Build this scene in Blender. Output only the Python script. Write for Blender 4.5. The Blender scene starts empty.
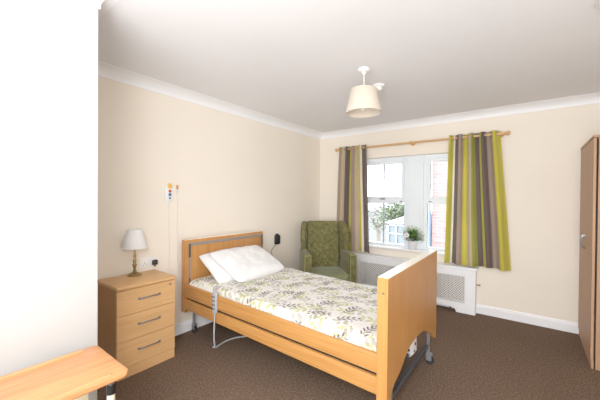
import bpy, bmesh, math, random
from mathutils import Vector, Matrix, noise
random.seed(7)
C = bpy.context.scene.collection
PI = math.pi

# ------------------------------------------------------------------ materials
def lin(c):
    return tuple(((x/12.92) if x <= .04045 else ((x+.055)/1.055)**2.4) for x in (v/255 for v in c)) + (1,)

class G:
    """small helper around a node tree"""
    def __init__(s, name, rough=.6, metal=0.0, spec=.5):
        s.m = bpy.data.materials.new(name); s.m.use_nodes = True
        s.t = s.m.node_tree; s.b = s.t.nodes['Principled BSDF']
        s.b.inputs['Roughness'].default_value = rough
        s.b.inputs['Metallic'].default_value = metal
        s.b.inputs['Specular IOR Level'].default_value = spec
    def n(s, typ, **kw):
        n = s.t.nodes.new(typ)
        for k, v in kw.items(): setattr(n, k, v)
        return n
    def l(s, a, b): s.t.links.new(a, b)
    def val(s, x, sock):
        if hasattr(x, 'links'): s.l(x, sock)
        else: sock.default_value = x
    def math(s, op, a, b=0.0, c=0.0):
        n = s.n('ShaderNodeMath', operation=op)
        for i, x in enumerate((a, b, c)): s.val(x, n.inputs[i])
        return n.outputs[0]
    def coord(s, scale=(1, 1, 1), rot=(0, 0, 0), kind='Object'):
        tc = s.n('ShaderNodeTexCoord'); mp = s.n('ShaderNodeMapping')
        mp.inputs['Scale'].default_value = scale; mp.inputs['Rotation'].default_value = rot
        s.l(tc.outputs[kind], mp.inputs[0]); return mp.outputs[0]
    def noise(s, vec, scale, detail=3, rough=.55):
        n = s.n('ShaderNodeTexNoise'); n.inputs['Scale'].default_value = scale
        n.inputs['Detail'].default_value = detail; n.inputs['Roughness'].default_value = rough
        s.l(vec, n.inputs['Vector']); return n.outputs['Fac']
    def ramp(s, fac, stops, interp='LINEAR'):
        r = s.n('ShaderNodeValToRGB'); r.color_ramp.interpolation = interp
        e = r.color_ramp.elements
        while len(e) < len(stops): e.new(.5)
        for i, (p, c) in enumerate(stops): e[i].position = p; e[i].color = lin(c)
        s.l(fac, r.inputs[0]); return r.outputs[0]
    def mix(s, f, a, b, mode='MIX'):
        n = s.n('ShaderNodeMix', data_type='RGBA', blend_type=mode)
        s.val(f, n.inputs[0])
        s.val(lin(a) if isinstance(a, tuple) else a, n.inputs[6]); s.val(lin(b) if isinstance(b, tuple) else b, n.inputs[7])
        return n.outputs[2]
    def color(s, c):
        s.val(lin(c) if isinstance(c, tuple) else c, s.b.inputs['Base Color']); return s
    def bump(s, h, strength=.3, dist=.002):
        b = s.n('ShaderNodeBump'); b.inputs['Strength'].default_value = strength; b.inputs['Distance'].default_value = dist
        s.l(h, b.inputs['Height']); s.l(b.outputs[0], s.b.inputs['Normal'])

def plain(name, c, rough=.6, metal=0.0, spec=.5, vary=.03, scale=6):
    g = G(name, rough, metal, spec)
    v = g.coord(); f = g.noise(v, scale)
    d = tuple(max(0, x*(1-vary)) for x in c)
    g.color(g.ramp(f, [(.3, d), (.7, c)])); return g.m

def wood(name, light, dark, axis, rough=.4, fine=70, spec=.4):
    g = G(name, rough, 0, spec)
    sc = [fine, fine, fine]; sc[axis] = 2.2
    v = g.coord(tuple(sc)); f = g.noise(v, 1.0, 4, .6)
    sc2 = [9, 9, 9]; sc2[axis] = .7
    f2 = g.noise(g.coord(tuple(sc2)), 1.0, 2, .5)
    base = g.ramp(f, [(.32, dark), (.62, light)])
    mid = tuple((a*.6+b*.4) for a, b in zip(light, dark))
    col = g.mix(g.math('MULTIPLY', f2, .55), base, mid)
    g.color(col); g.bump(f, .08, .001); return g.m

M = {}
def wallmat(name, c):
    g = G(name, .85, 0, .25); v = g.coord(); f = g.noise(v, 1.3, 2)
    g.color(g.ramp(f, [(.3, tuple(x*.985 for x in c)), (.7, c)])); g.bump(g.noise(v, 220, 2), .06, .001); return g.m
M['cream'] = wallmat('wall_cream_paint', (243, 234, 220))
M['ceil'] = wallmat('ceiling_white_paint', (236, 237, 240))
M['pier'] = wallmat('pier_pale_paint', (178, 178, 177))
M['trim'] = plain('white_gloss_trim', (246, 248, 252), .45, vary=.01)
M['upvc'] = plain('white_plastic_frame', (238, 247, 255), .35, vary=.01)
M['bar'] = plain('pale_grey_glazing_bar', (168, 178, 192), .5)
M['white'] = plain('white_plastic', (240, 240, 240), .4, vary=.01)
M['beech_x'] = wood('beech_laminate_x', (202, 144, 78), (178, 116, 54), 0)
M['beech_y'] = wood('beech_laminate_y', (202, 144, 78), (178, 116, 54), 1)
M['beech_z'] = wood('beech_laminate_z', (196, 140, 78), (172, 112, 54), 2)
M['chest_y'] = wood('chest_laminate_y', (218, 172, 118), (204, 154, 98), 1, .5)
M['chest_x'] = wood('chest_laminate_x', (210, 160, 104), (194, 142, 84), 0, .5)
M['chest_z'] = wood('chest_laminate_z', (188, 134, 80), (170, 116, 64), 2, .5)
M['robe'] = wood('wardrobe_laminate', (180, 140, 106), (162, 122, 90), 2, .55)
M['robe_dark'] = wood('wardrobe_dark_edge', (128, 84, 54), (110, 70, 44), 2, .55)
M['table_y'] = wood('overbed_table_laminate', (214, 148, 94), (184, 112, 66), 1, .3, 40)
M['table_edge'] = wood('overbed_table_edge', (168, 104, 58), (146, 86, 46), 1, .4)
M['edge_light'] = wood('board_edge_band', (206, 146, 78), (190, 128, 62), 2, .4)
M['top_sheen'] = wood('board_top_window_sheen', (250, 238, 216), (246, 230, 202), 1, .18)  # pale colour paints the window's reflection on the board tops
M['pine'] = wood('pine_pole', (218, 172, 116), (202, 152, 94), 0, .4)
M['steel'] = plain('brushed_steel', (150, 152, 156), .35, .9, vary=.08, scale=30)
M['greymetal'] = plain('grey_painted_metal', (128, 132, 138), .4, .3, vary=.06)
M['darkmetal'] = plain('dark_grey_metal', (74, 78, 84), .4, .4, vary=.06)
M['strip'] = plain('grey_plastic_strip', (138, 134, 130), .45, vary=.05)
M['black'] = plain('black_plastic', (20, 20, 22), .35)
M['gap_shade'] = plain('painted_gap_shade', (30, 24, 20), .9)  # near-black colour standing in for shade inside narrow gaps
M['brass'] = plain('antique_brass', (158, 132, 84), .28, .95, vary=.12, scale=20)
M['whitemetal'] = plain('cream_painted_metal', (226, 216, 188), .4)
M['rubber'] = plain('black_rubber', (34, 34, 36), .7)
M['yellow'] = plain('yellow_plastic', (246, 190, 40), .4)
M['red'] = plain('red_plastic', (206, 52, 40), .4)
M['blue'] = plain('blue_plastic', (40, 108, 176), .4)
M['slate'] = plain('grey_blue_plastic', (84, 112, 140), .4)
M['orange'] = plain('tan_orange_plastic', (206, 150, 92), .5)
M['copper'] = plain('copper_pipe', (176, 120, 84), .35, .8)
M['handsetgrey'] = plain('grey_handset_plastic', (176, 180, 184), .45)
M['pot'] = plain('white_ceramic_pot', (232, 234, 240), .25)
M['leafg'] = plain('green_leaf', (120, 170, 70), .5, vary=.35, scale=40)
M['leafd'] = plain('dark_green_leaf', (66, 112, 46), .5, vary=.3, scale=40)
M['petal'] = plain('white_petal', (240, 240, 244), .6)
M['soil'] = plain('dark_soil', (60, 46, 36), .9)

# carpet
g = G('brown_carpet', .95, 0, .1); v = g.coord()
a = g.noise(v, 75, 4, .75); b = g.noise(v, 3.2, 4, .6); c2 = g.noise(v, 38, 3, .6)
base = g.ramp(a, [(.30, (66, 51, 40)), (.5, (98, 79, 65)), (.70, (142, 121, 105))])
base = g.mix(g.math('MULTIPLY', b, .5), base, (90, 71, 57))
base = g.mix(g.math('MULTIPLY', g.math('GREATER_THAN', c2, .56), .22), base, (124, 104, 88))
g.color(base); g.bump(a, .6, .004); M['carpet'] = g.m

# green mottled velvet
g = G('green_chenille', .85, 0, .2); v = g.coord((1, 1, .8))
a = g.noise(v, 26, 5, .7); b = g.noise(v, 5, 2)
base = g.ramp(a, [(.34, (76, 74, 40)), (.52, (108, 104, 62)), (.68, (138, 132, 88))])
base = g.mix(g.math('MULTIPLY', b, .4), base, (108, 106, 64))
g.color(base); g.bump(g.noise(v, 160, 3), .4, .003)
g.b.inputs['Sheen Weight'].default_value = .15; g.b.inputs['Sheen Roughness'].default_value = .4
M['velvet'] = g.m
g = G('green_seat_fabric', .7, 0, .3); v = g.coord()
g.color(g.ramp(g.noise(v, 22, 4, .7), [(.3, (106, 114, 74)), (.7, (140, 148, 106))]))
g.b.inputs['Sheen Weight'].default_value = .2
M['velvet_seat'] = g.m
M['piping'] = plain('pale_green_piping', (150, 148, 100), .7)

# linen
g = G('white_pillow_cotton', .8, 0, .2); v = g.coord()
g.color(g.ramp(g.noise(v, 8, 2), [(.3, (232, 232, 234)), (.7, (242, 242, 244))]))
g.bump(g.noise(v, 11, 4, .6), .5, .012); M['linen'] = g.m

# printed leaf bedspread
def sprig(g, vec, cell, L, k, wid, leaf_l, leaf_w, stem, seed, dens=1.0):
    sc = g.n('ShaderNodeVectorMath', operation='ADD'); sc.inputs[1].default_value = (seed, seed*1.7, 0); g.l(vec, sc.inputs[0])
    vo = g.n('ShaderNodeTexVoronoi', voronoi_dimensions='2D', feature='F1'); vo.inputs['Scale'].default_value = 1/cell
    vo.inputs['Randomness'].default_value = .65
    g.l(sc.outputs[0], vo.inputs['Vector'])
    d = g.n('ShaderNodeVectorMath', operation='SUBTRACT'); g.l(sc.outputs[0], d.inputs[0]); g.l(vo.outputs['Position'], d.inputs[1])
    sep = g.n('ShaderNodeSeparateColor'); g.l(vo.outputs['Color'], sep.inputs[0])
    ang = g.math('ADD', g.math('MULTIPLY', sep.outputs[0], 1.6), seed)
    vr = g.n('ShaderNodeVectorRotate', rotation_type='Z_AXIS'); g.l(d.outputs[0], vr.inputs['Vector']); g.l(ang, vr.inputs['Angle'])
    xyz = g.n('ShaderNodeSeparateXYZ'); g.l(vr.outputs[0], xyz.inputs[0])
    x = xyz.outputs[0]; y = g.math('ADD', xyz.outputs[1], g.math('MULTIPLY', g.math('MULTIPLY', x, x), 2.0)); ay = g.math('ABSOLUTE', y)
    u = g.math('SUBTRACT', x, g.math('MULTIPLY', ay, .9))
    fr = g.math('SUBTRACT', g.math('FRACT', g.math('MULTIPLY', u, k)), .5)
    taper = g.math('SUBTRACT', 1.15, g.math('MULTIPLY', g.math('ABSOLUTE', x), .55/L))
    ex = g.math('DIVIDE', fr, leaf_w)
    ey = g.math('DIVIDE', g.math('SUBTRACT', ay, wid), g.math('MULTIPLY', taper, leaf_l))
    e = g.math('ADD', g.math('MULTIPLY', ex, ex), g.math('MULTIPLY', ey, ey))
    m = g.math('LESS_THAN', e, 1.0)
    st = g.math('LESS_THAN', ay, stem)
    m = g.math('MAXIMUM', m, st)
    m = g.math('MULTIPLY', m, g.math('LESS_THAN', g.math('ABSOLUTE', x), L))
    m = g.math('MULTIPLY', m, g.math('LESS_THAN', sep.outputs[1], dens))
    return m
g = G('leaf_print_bedspread', .8, 0, .2)
tc = g.n('ShaderNodeUVMap'); vec = tc.outputs[0]
col = g.ramp(g.noise(vec, 5, 2), [(.3, (226, 224, 218)), (.7, (234, 232, 228))])
m1 = sprig(g, vec, .19, .062, 16, .026, .024, .33, .0012, 2.1)
col = g.mix(g.math('MULTIPLY', m1, .75), col, (168, 160, 154))
m2 = sprig(g, vec, .20, .064, 18, .023, .021, .33, .0012, 7.7)
col = g.mix(g.math('MULTIPLY', m2, .85), col, (184, 184, 112))
m4 = sprig(g, vec, .21, .055, 19, .024, .020, .34, .0012, 13.3)
col = g.mix(g.math('MULTIPLY', m4, .7), col, (206, 202, 166))
m5 = sprig(g, vec, .15, .034, 16, .016, .014, .36, .001, 21.7, .8)
col = g.mix(g.math('MULTIPLY', m5, .7), col, (150, 142, 136))
m3 = sprig(g, vec, .24, .090, 26, .019, .016, .27, .0022, 4.4, .85)
col = g.mix(g.math('MULTIPLY', m3, .92), col, (92, 84, 86))
g.color(col); g.bump(g.noise(vec, 9, 4), .35, .01); M['spread'] = g.m

# curtains
def curtainmat(name, stops):
    g = G(name, .75, 0, .2)
    uv = g.n('ShaderNodeUVMap'); s = g.n('ShaderNodeSeparateXYZ'); g.l(uv.outputs[0], s.inputs[0])
    pts = [(p, c) for p, c in stops]
    col = g.ramp(s.outputs[0], pts, 'CONSTANT'); g.color(col)
    g.bump(g.noise(g.coord(), 300, 2), .15, .001)
    g.b.inputs['Sheen Weight'].default_value = .2
    # a little light comes through the cloth
    tr = g.n('ShaderNodeBsdfTranslucent'); g.l(col, tr.inputs[0])
    mx = g.n('ShaderNodeMixShader'); mx.inputs[0].default_value = .18
    g.l(g.b.outputs[0], mx.inputs[1]); g.l(tr.outputs[0], mx.inputs[2])
    out = g.t.nodes['Material Output']; g.l(mx.outputs[0], out.inputs[0])
    return g.m
LIME, DARK, TAUPE, BEIGE, OLIVE, CRM = (190, 180, 66), (96, 82, 78), (154, 134, 120), (188, 170, 142), (140, 140, 60), (226, 222, 204)
# glass
g = G('window_glass', 0.0); g.b.inputs['Base Color'].default_value = (1, 1, 1, 1)
tr = g.n('ShaderNodeBsdfTransparent'); tr.inputs[0].default_value = (.97, .985, 1, 1)
gl = g.n('ShaderNodeBsdfGlossy'); gl.inputs['Roughness'].default_value = .02
mx = g.n('ShaderNodeMixShader'); fn = g.n('ShaderNodeFresnel'); fn.inputs[0].default_value = 1.3
g.l(fn.outputs[0], mx.inputs[0]); g.l(tr.outputs[0], mx.inputs[1]); g.l(gl.outputs[0], mx.inputs[2])
g.l(mx.outputs[0], g.t.nodes['Material Output'].inputs[0]); M['glass'] = g.m
# lampshade cloth
def shade(name, c, t=.45):
    g = G(name, .8, 0, .2); col = g.ramp(g.noise(g.coord(), 60, 2), [(.3, tuple(x*.98 for x in c)), (.7, c)]); g.color(col)
    tr = g.n('ShaderNodeBsdfTranslucent'); g.l(col, tr.inputs[0])
    mx = g.n('ShaderNodeMixShader'); mx.inputs[0].default_value = t
    g.l(g.b.outputs[0], mx.inputs[1]); g.l(tr.outputs[0], mx.inputs[2]); g.l(mx.outputs[0], g.t.nodes['Material Output'].inputs[0]); return g.m
M['shade_white'] = shade('white_lampshade_cloth', (248, 248, 250), .12)
M['shade_cream'] = shade('cream_lampshade_cloth', (232, 222, 206), .25)
# brick
g = G('pale_red_brick', .9, 0, .1); v = g.coord((1, 1, 1), (PI/2, 0, 0))
br = g.n('ShaderNodeTexBrick'); br.inputs['Scale'].default_value = 1.0
br.inputs['Brick Width'].default_value = .24; br.inputs['Row Height'].default_value = .09; br.inputs['Mortar Size'].default_value = .008
br.inputs['Color1'].default_value = lin((142, 116, 114)); br.inputs['Color2'].default_value = lin((134, 106, 104)); br.inputs['Mortar'].default_value = lin((152, 134, 132))
g.l(v, br.inputs['Vector']); g.color(br.outputs[0]); M['brick'] = g.m
M['cornerblue'] = plain('pale_blue_corner_strip', (86, 104, 138), .5)
M['ground'] = plain('pale_paving', (140, 140, 138), .9, vary=.1, scale=1)
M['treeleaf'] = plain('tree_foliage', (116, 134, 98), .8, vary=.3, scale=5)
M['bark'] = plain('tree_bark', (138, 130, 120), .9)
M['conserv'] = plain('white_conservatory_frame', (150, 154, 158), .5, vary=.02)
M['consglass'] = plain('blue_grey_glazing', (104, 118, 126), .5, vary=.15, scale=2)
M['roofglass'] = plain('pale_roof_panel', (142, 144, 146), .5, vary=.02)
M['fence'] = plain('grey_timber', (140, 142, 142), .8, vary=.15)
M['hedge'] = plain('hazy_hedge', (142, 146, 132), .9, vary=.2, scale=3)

# ------------------------------------------------------------------ geometry helpers
ROOT = {}
class MB:
    def __init__(s): s.bm = bmesh.new()
    def add(s, other_bm, mat=None):
        me = bpy.data.meshes.new('tmp'); other_bm.to_mesh(me); other_bm.free()
        if mat is not None: me.transform(mat)
        s.bm.from_mesh(me); bpy.data.meshes.remove(me); return s
    def box(s, x0, x1, y0, y1, z0, z1, bev=.003, seg=1, mat=None):
        b = bmesh.new(); bmesh.ops.create_cube(b, size=1)
        for v in b.verts: v.co = Vector((x0+(v.co.x+.5)*(x1-x0), y0+(v.co.y+.5)*(y1-y0), z0+(v.co.z+.5)*(z1-z0)))
        m = min(abs(x1-x0), abs(y1-y0), abs(z1-z0))
        if bev: bmesh.ops.bevel(b, geom=b.edges[:], offset=min(bev, m*.45), segments=seg, affect='EDGES', profile=.5)
        return s.add(b, mat)
    def cyl(s, p0, p1, r0, r1=None, n=20, caps=True):
        r1 = r0 if r1 is None else r1; p0, p1 = Vector(p0), Vector(p1); d = p1-p0
        b = bmesh.new(); bmesh.ops.create_cone(b, cap_ends=caps, segments=n, radius1=r0, radius2=r1, depth=d.length)
        return s.add(b, Matrix.Translation((p0+p1)/2) @ d.to_track_quat('Z', 'Y').to_matrix().to_4x4())
    def lathe(s, prof, c=(0, 0, 0), n=32, mat=None):
        b = bmesh.new(); rings = []
        for r, z in prof:
            if r < 1e-5: rings.append([b.verts.new((0, 0, z))])
            else: rings.append([b.verts.new((r*math.cos(2*PI*i/n), r*math.sin(2*PI*i/n), z)) for i in range(n)])
        for A, B in zip(rings, rings[1:]):
            for i in range(n):
                j = (i+1) % n
                if len(A) == 1 and len(B) == 1: continue
                if len(A) == 1: b.faces.new((A[0], B[i], B[j]))
                elif len(B) == 1: b.faces.new((A[i], B[0], A[j]))
                else: b.faces.new((A[i], B[i], B[j], A[j]))
        bmesh.ops.recalc_face_normals(b, faces=b.faces[:])
        return s.add(b, Matrix.Translation(c) @ (mat or Matrix()))
    def tube(s, pts, r, n=8, smooth=4):
        P = [Vector(p) for p in pts]
        if smooth and len(P) > 2:
            Q = []
            for i in range(len(P)-1):
                a, b_, c_, d_ = P[max(i-1, 0)], P[i], P[i+1], P[min(i+2, len(P)-1)]
                for k in range(smooth):
                    t = k/smooth
                    Q.append(.5*((2*b_)+(-a+c_)*t+(2*a-5*b_+4*c_-d_)*t*t+(-a+3*b_-3*c_+d_)*t**3))
            Q.append(P[-1]); P = Q
        b = bmesh.new(); rings = []
        up = Vector((0, 0, 1)); prev = None
        for i, p in enumerate(P):
            t = (P[min(i+1, len(P)-1)]-P[max(i-1, 0)]).normalized()
            x = (prev - t*prev.dot(t)) if prev is not None else t.orthogonal()
            x.normalize(); prev = x; y = t.cross(x)
            rr = r[i*(len(r)-1)//max(1, len(P)-1)] if isinstance(r, (list, tuple)) else r
            rings.append([b.verts.new(p+x*rr*math.cos(2*PI*k/n)+y*rr*math.sin(2*PI*k/n)) for k in range(n)])
        for A, B in zip(rings, rings[1:]):
            for k in range(n): b.faces.new((A[k], A[(k+1) % n], B[(k+1) % n], B[k]))
        b.faces.new(rings[0][::-1]); b.faces.new(rings[-1])
        bmesh.ops.recalc_face_normals(b, faces=b.faces[:])
        return s.add(b)
    def prism(s, poly, axis, a, b_, bev=0.0, seg=1, mat=None):
        """poly of 2D points in the two other axes (in x,y,z order); extruded from a to b_"""
        b = bmesh.new()
        def mk(p, t):
            q = [p[0], p[1]]; q.insert(axis, t); return b.verts.new(q)
        A = [mk(p, a) for p in poly]; B = [mk(p, b_) for p in poly]; n = len(poly)
        f1 = b.faces.new(A); f2 = b.faces.new(B[::-1])
        for i in range(n): b.faces.new((A[i], B[i], B[(i+1) % n], A[(i+1) % n]))
        bmesh.ops.recalc_face_normals(b, faces=b.faces[:])
        if bev:
            es = [e for e in b.edges if any(len(f.verts) == n and n > 4 or f in (f1, f2) for f in e.link_faces)]
            bmesh.ops.bevel(b, geom=es, offset=bev, segments=seg, affect='EDGES', profile=.5)
        bmesh.ops.triangulate(b, faces=[f for f in b.faces if len(f.verts) > 4])
        return s.add(b, mat)
    def build(s, name, mat, parent=None, local=False, angle=35, **props):
        me = bpy.data.meshes.new(name)
        if parent is not None and not local: s.bm.transform(ROOT[parent.name].inverted())
        for f in s.bm.faces: f.smooth = True
        s.bm.to_mesh(me); s.bm.free(); me.materials.append(mat)
        me.set_sharp_from_angle(angle=math.radians(angle))
        o = bpy.data.objects.new(name, me); C.objects.link(o)
        if parent is not None: o.parent = parent; ROOT[o.name] = ROOT[parent.name]
        else: ROOT[o.name] = Matrix()
        for k, v in props.items(): o[k] = v
        return o

def thing(name, label, cat, loc=(0, 0, 0), rz=0, group=None):
    o = bpy.data.objects.new(name, None); C.objects.link(o)
    o.empty_display_size = .05; o.location = loc; o.rotation_euler = (0, 0, rz)
    ROOT[o.name] = Matrix.Translation(loc) @ Matrix.Rotation(rz, 4, 'Z')
    o['label'] = label; o['category'] = cat
    if group: o['group'] = group
    return o
def tag(o, label, cat, group=None):
    o['label'] = label; o['category'] = cat
    if group: o['group'] = group
    return o
def struct(name, mb, mat, parent=None, angle=35):
    o = mb.build(name, mat, parent, angle=angle)
    if parent is None: o['kind'] = 'structure'
    return o
def recentre(o):
    """put the origin of a one-mesh thing at the centre of its base"""
    bb = [Vector(c) for c in o.bound_box]
    c = Vector(((bb[0].x+bb[6].x)/2, (bb[0].y+bb[6].y)/2, bb[0].z))
    o.data.transform(Matrix.Translation(-c)); o.location = c; return o

# ------------------------------------------------------------------ room shell
XR, YF, H = 3.89, -6.2, 2.47
WX0, WX1, WZ0, WZ1 = .73, 2.39, .68, 2.01
PX, PY = 1.02, -3.674
struct('floor', MB().box(-.2, XR+.2, YF-.2, .35, -.12, 0, 0), M['carpet'])
struct('ceiling', MB().box(-.2, XR+.2, YF-.2, .35, H, H+.12, 0), M['ceil'])
struct('wall_left', MB().box(-.2, 0, YF-.2, .35, 0, H, 0), M['cream'])
struct('wall_right', MB().box(XR, XR+.2, YF-.2, .35, 0, H, 0), M['cream'])
struct('wall_front', MB().box(0, XR, YF-.2, YF, 0, H, 0), M['cream'])
w = MB().box(0, WX0, 0, .3, 0, H, 0).box(WX1, XR, 0, .3, 0, H, 0).box(WX0, WX1, 0, .3, 0, WZ0, 0).box(WX0, WX1, 0, .3, WZ1, H, 0)
struct('wall_back', w, M['cream'])
struct('wall_pier', MB().box(0, PX, YF, PY, 0, H, 0), M['pier'])

def cornice_profile(D=.125, d=.075):
    pts = [(0, -d), (.008, -d), (.008, -d+.008)]
    for i in range(9):
        t = i/8*PI/2
        pts.append((.008+(D-.02)*(1-math.cos(t)), -d+.01+(d-.014)*math.sin(t)))
    pts += [(D, -.004), (D, 0), (0, 0)]
    return pts
def cornice(path, D, inward_sign=1):
    """sweep profile along a polyline of (x,y); each vertex carries its inward offset direction"""
    prof = cornice_profile(D); b = bmesh.new(); rings = []
    for (x, y, ox, oy) in path:
        rings.append([b.verts.new((x+ox*u, y+oy*u, H+z)) for u, z in prof])
    for A, B in zip(rings, rings[1:]):
        n = len(prof)
        for i in range(n): b.faces.new((A[i], A[(i+1) % n], B[(i+1) % n], B[i]))
    b.faces.new(rings[0]); b.faces.new(rings[-1][::-1])
    bmesh.ops.recalc_face_normals(b, faces=b.faces[:])
    m = MB(); m.add(b); return m
struct('trim_1', cornice([(0, PY, 1, 1), (0, 0, 1, -1)], .125), M['trim'])
struct('trim_2', cornice([(0, 0, 1, -1), (XR, 0, -1, -1)], .125), M['trim'])
struct('trim_3', cornice([(XR, 0, -1, -1), (XR, YF, -1, 1)], .125), M['trim'])
struct('trim_4', cornice([(XR, YF, -1, 1), (PX, YF, 1, 1)], .085), M['trim'])
struct('trim_5', cornice([(PX, YF, 1, 1), (PX, PY, 1, 1), (0, PY, 1, 1)], .085), M['trim'])

def skirt(poly_x0, poly_x1, y=None, x=None, sgn=1, a=None, b=None):
    prof = [(0, 0), (.018, 0), (.018, .082), (.012, .088), (.012, .096), (.006, .11), (0, .11)]
    m = MB()
    if y is not None:
        m.prism([(y-sgn*u, z) for u, z in prof], 0, poly_x0, poly_x1)
    else:
        m.prism([(x+sgn*u, z) for u, z in prof], 1, poly_x0, poly_x1)
    return m
struct('baseboard_back', skirt(0, XR, y=0, sgn=1), M['trim'])
struct('baseboard_left', skirt(PY, 0, x=0, sgn=1), M['trim'])
struct('baseboard_right', skirt(YF, 0, x=XR, sgn=-1), M['trim'])
struct('baseboard_front', skirt(PX, XR, y=YF, sgn=-1), M['trim'])
struct('baseboard_pier', skirt(YF, PY, x=PX, sgn=1), M['trim'])

# ------------------------------------------------------------------ windows (two casements either side of a boxed mullion)
FY = .08
def window(name, x0, x1, opener_left):
    r = thing(name, '', '', ((x0+x1)/2, FY+.03, WZ0+.02)); del r['label']; del r['category']; r['kind'] = 'structure'
    z0, z1, zt0, zt1 = .70, WZ1, 1.312, 1.42
    f = MB()
    fl, fr = (.045, .045)
    f.box(x0, x0+fl, FY, FY+.07, z0, z1, .004).box(x1-fr, x1, FY, FY+.07, z0, z1, .004)
    f.box(x0+fl, x1-fr, FY, FY+.07, z0, z0+.035, .004).box(x0+fl, x1-fr, FY, FY+.07, z1-.05, z1, .004)
    f.box(x0+fl, x1-fr, FY, FY+.07, zt0+.02, zt1-.02, .004)
    f.build('window_frame', M['upvc'], r)
    # top opening sash
    s = MB(); a, b = x0+fl+.002, x1-fr-.002
    sw = .037
    s.box(a, a+sw, FY-.015, FY+.05, zt1-.022, z1-.048, .006).box(b-sw, b, FY-.015, FY+.05, zt1-.022, z1-.048, .006)
    s.box(a+sw, b-sw, FY-.015, FY+.05, zt1-.022, zt1+.012, .006).box(a+sw, b-sw, FY-.015, FY+.05, z1-.1, z1-.048, .006)
    s.build('top_sash', M['upvc'], r)
    mx = (x0+x1)/2
    MB().box(mx-.011, mx+.011, FY+.010, FY+.04, zt1, z1-.09, .002).box(mx-.008, mx+.008, FY+.015, FY+.04, z0+.03, zt0+.03, .002).build('glazing_bar', M['bar'], r)
    MB().box(a+sw, b-sw, FY+.024, FY+.030, zt1+.01, z1-.098, 0).build('upper_pane', M['glass'], r)
    MB().box(x0+fl, x1-fr, FY+.034, FY+.040, z0+.033, zt0+.023, 0).build('lower_pane', M['glass'], r)
    gs = MB()
    for q in (a+sw, b-sw-.003): gs.box(q, q+.003, FY+.018, FY+.03, zt1+.01, z1-.1, 0)
    for q in (x0+fl, x1-fr-.004): gs.box(q, q+.004, FY+.01, FY+.03, z0+.035, zt0+.02, 0)
    gs.build('glazing_gasket', M['darkmetal'], r)
    hz = zt0+.045
    for hx in (a+.02, b-.06):
        MB().box(hx, hx+.035, FY-.012, FY+.002, hz, hz+.012, .003).build('latch', M['darkmetal'], r)
    MB().box(mx-.05, mx+.05, FY-.035, FY-.012, zt1-.03, zt1-.018, .004).box(mx-.012, mx+.012, FY-.03, FY, zt1-.035, zt1-.01, .004).build('window_handle', M['greymetal'], r)
    return r
window('window_1', WX0, 1.447, True)
window('window_2', 1.673, WX1, False)
struct('trim_6', MB().box(1.447, 1.673, FY-.03, FY+.12, .70, WZ1, .006).box(1.475, 1.645, FY-.038, FY-.02, .71, WZ1-.01, .004), M['upvc'])
struct('trim_7', MB().box(WX0-.03, WX1+.03, -.06, FY+.08, .672, .70, .008, 2), M['trim'])   # window board

# ------------------------------------------------------------------ radiator cover
X0, X1, CY, CZ = .70, 2.335, -.13, .545
r = thing('radiator_cover', 'long white radiator cover with lattice grilles under the window', 'radiator cover', ((X0+X1)/2, CY/2, 0))
fr = MB()
gz0, gz1 = .125, .452
gx = [(.822, 1.46), (1.575, 2.222)]
fr.box(X0, gx[0][0], CY, CY+.018, 0.0, CZ, .002)
fr.box(gx[0][1], gx[1][0], CY, CY+.018, .06, CZ, .002)
fr.box(gx[1][1], X1, CY, CY+.018, 0.0, CZ, .002)
for a, b in gx: fr.box(a, b, CY, CY+.018, gz1, CZ, .002)
# shaped skirt with raised centre
def arc(a, b, n, c, rr): return [(c[0]+rr*math.cos(a+(b-a)*i/n), c[1]+rr*math.sin(a+(b-a)*i/n)) for i in range(n+1)]
poly = [(gx[0][0], gz0), (gx[0][0], 0), (.90, 0)] + [(.90+.03*i/4, .05*math.sin(i/4*PI/2)) for i in range(1, 5)] + [(.96, .055), (2.08, .055)] + [(2.10+.03*i/4, .05*math.cos(i/4*PI/2)) for i in range(0, 5)] + [(gx[1][1], 0), (gx[1][1], gz0)]
fr.prism(poly, 1, CY, CY+.018)
fr.box(X0, X0+.018, CY+.018, -.001, 0, CZ, .002).box(X1-.018, X1, CY+.018, -.001, 0, CZ, .002)
fr.build('frame', M['trim'], r)
MB().box(X0-.02, X1+.02, CY-.02, -.001, CZ, CZ+.022, .006, 2).build('top_shelf', M['trim'], r)
M['lattice'] = plain('lattice_white', (226, 224, 222), .6)
for a, b in gx:
    L = MB(); cy = CY+.010
    pitch, bw = .031, .005
    def clipline(c, sgn):
        # line  x*sgn + z = c clipped to the grille opening
        pts = []
        for x in (a, b):
            z = c-sgn*x
            if gz0 <= z <= gz1: pts.append((x, z))
        for z in (gz0, gz1):
            x = (c-z)/sgn
            if a < x < b: pts.append((x, z))
        return pts[:2] if len(pts) >= 2 else None
    for sgn in (1, -1):
        cs = [sgn*x+z for x in (a, b) for z in (gz0, gz1)]
        c = min(cs)+pitch*.5
        while c < max(cs):
            p = clipline(c, sgn)
            if p and math.dist(p[0], p[1]) > .01:
                (xa, za), (xb, zb) = p; dx, dz = xb-xa, zb-za; l = math.hypot(dx, dz); nx, nz = -dz/l*bw, dx/l*bw
                L.prism([(xa+nx, za+nz), (xb+nx, zb+nz), (xb-nx, zb-nz), (xa-nx, za-nz)], 1, cy-.002+(sgn*.001), cy+.002+(sgn*.001))
            c += pitch
    L.build('lattice_grille', M['lattice'], r)
M['radiator'] = plain('shaded_radiator_metal', (92, 84, 78), .7)  # white radiator coloured dark, the cover's shade put into its colour
rr = thing('radiator', 'panel radiator glimpsed behind the lattice of the white cover', 'radiator', (1.52, -.05, .12))
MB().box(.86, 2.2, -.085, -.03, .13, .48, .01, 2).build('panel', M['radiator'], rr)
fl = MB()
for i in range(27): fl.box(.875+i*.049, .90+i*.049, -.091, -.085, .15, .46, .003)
fl.build('fluting', M['radiator'], rr)
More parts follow.
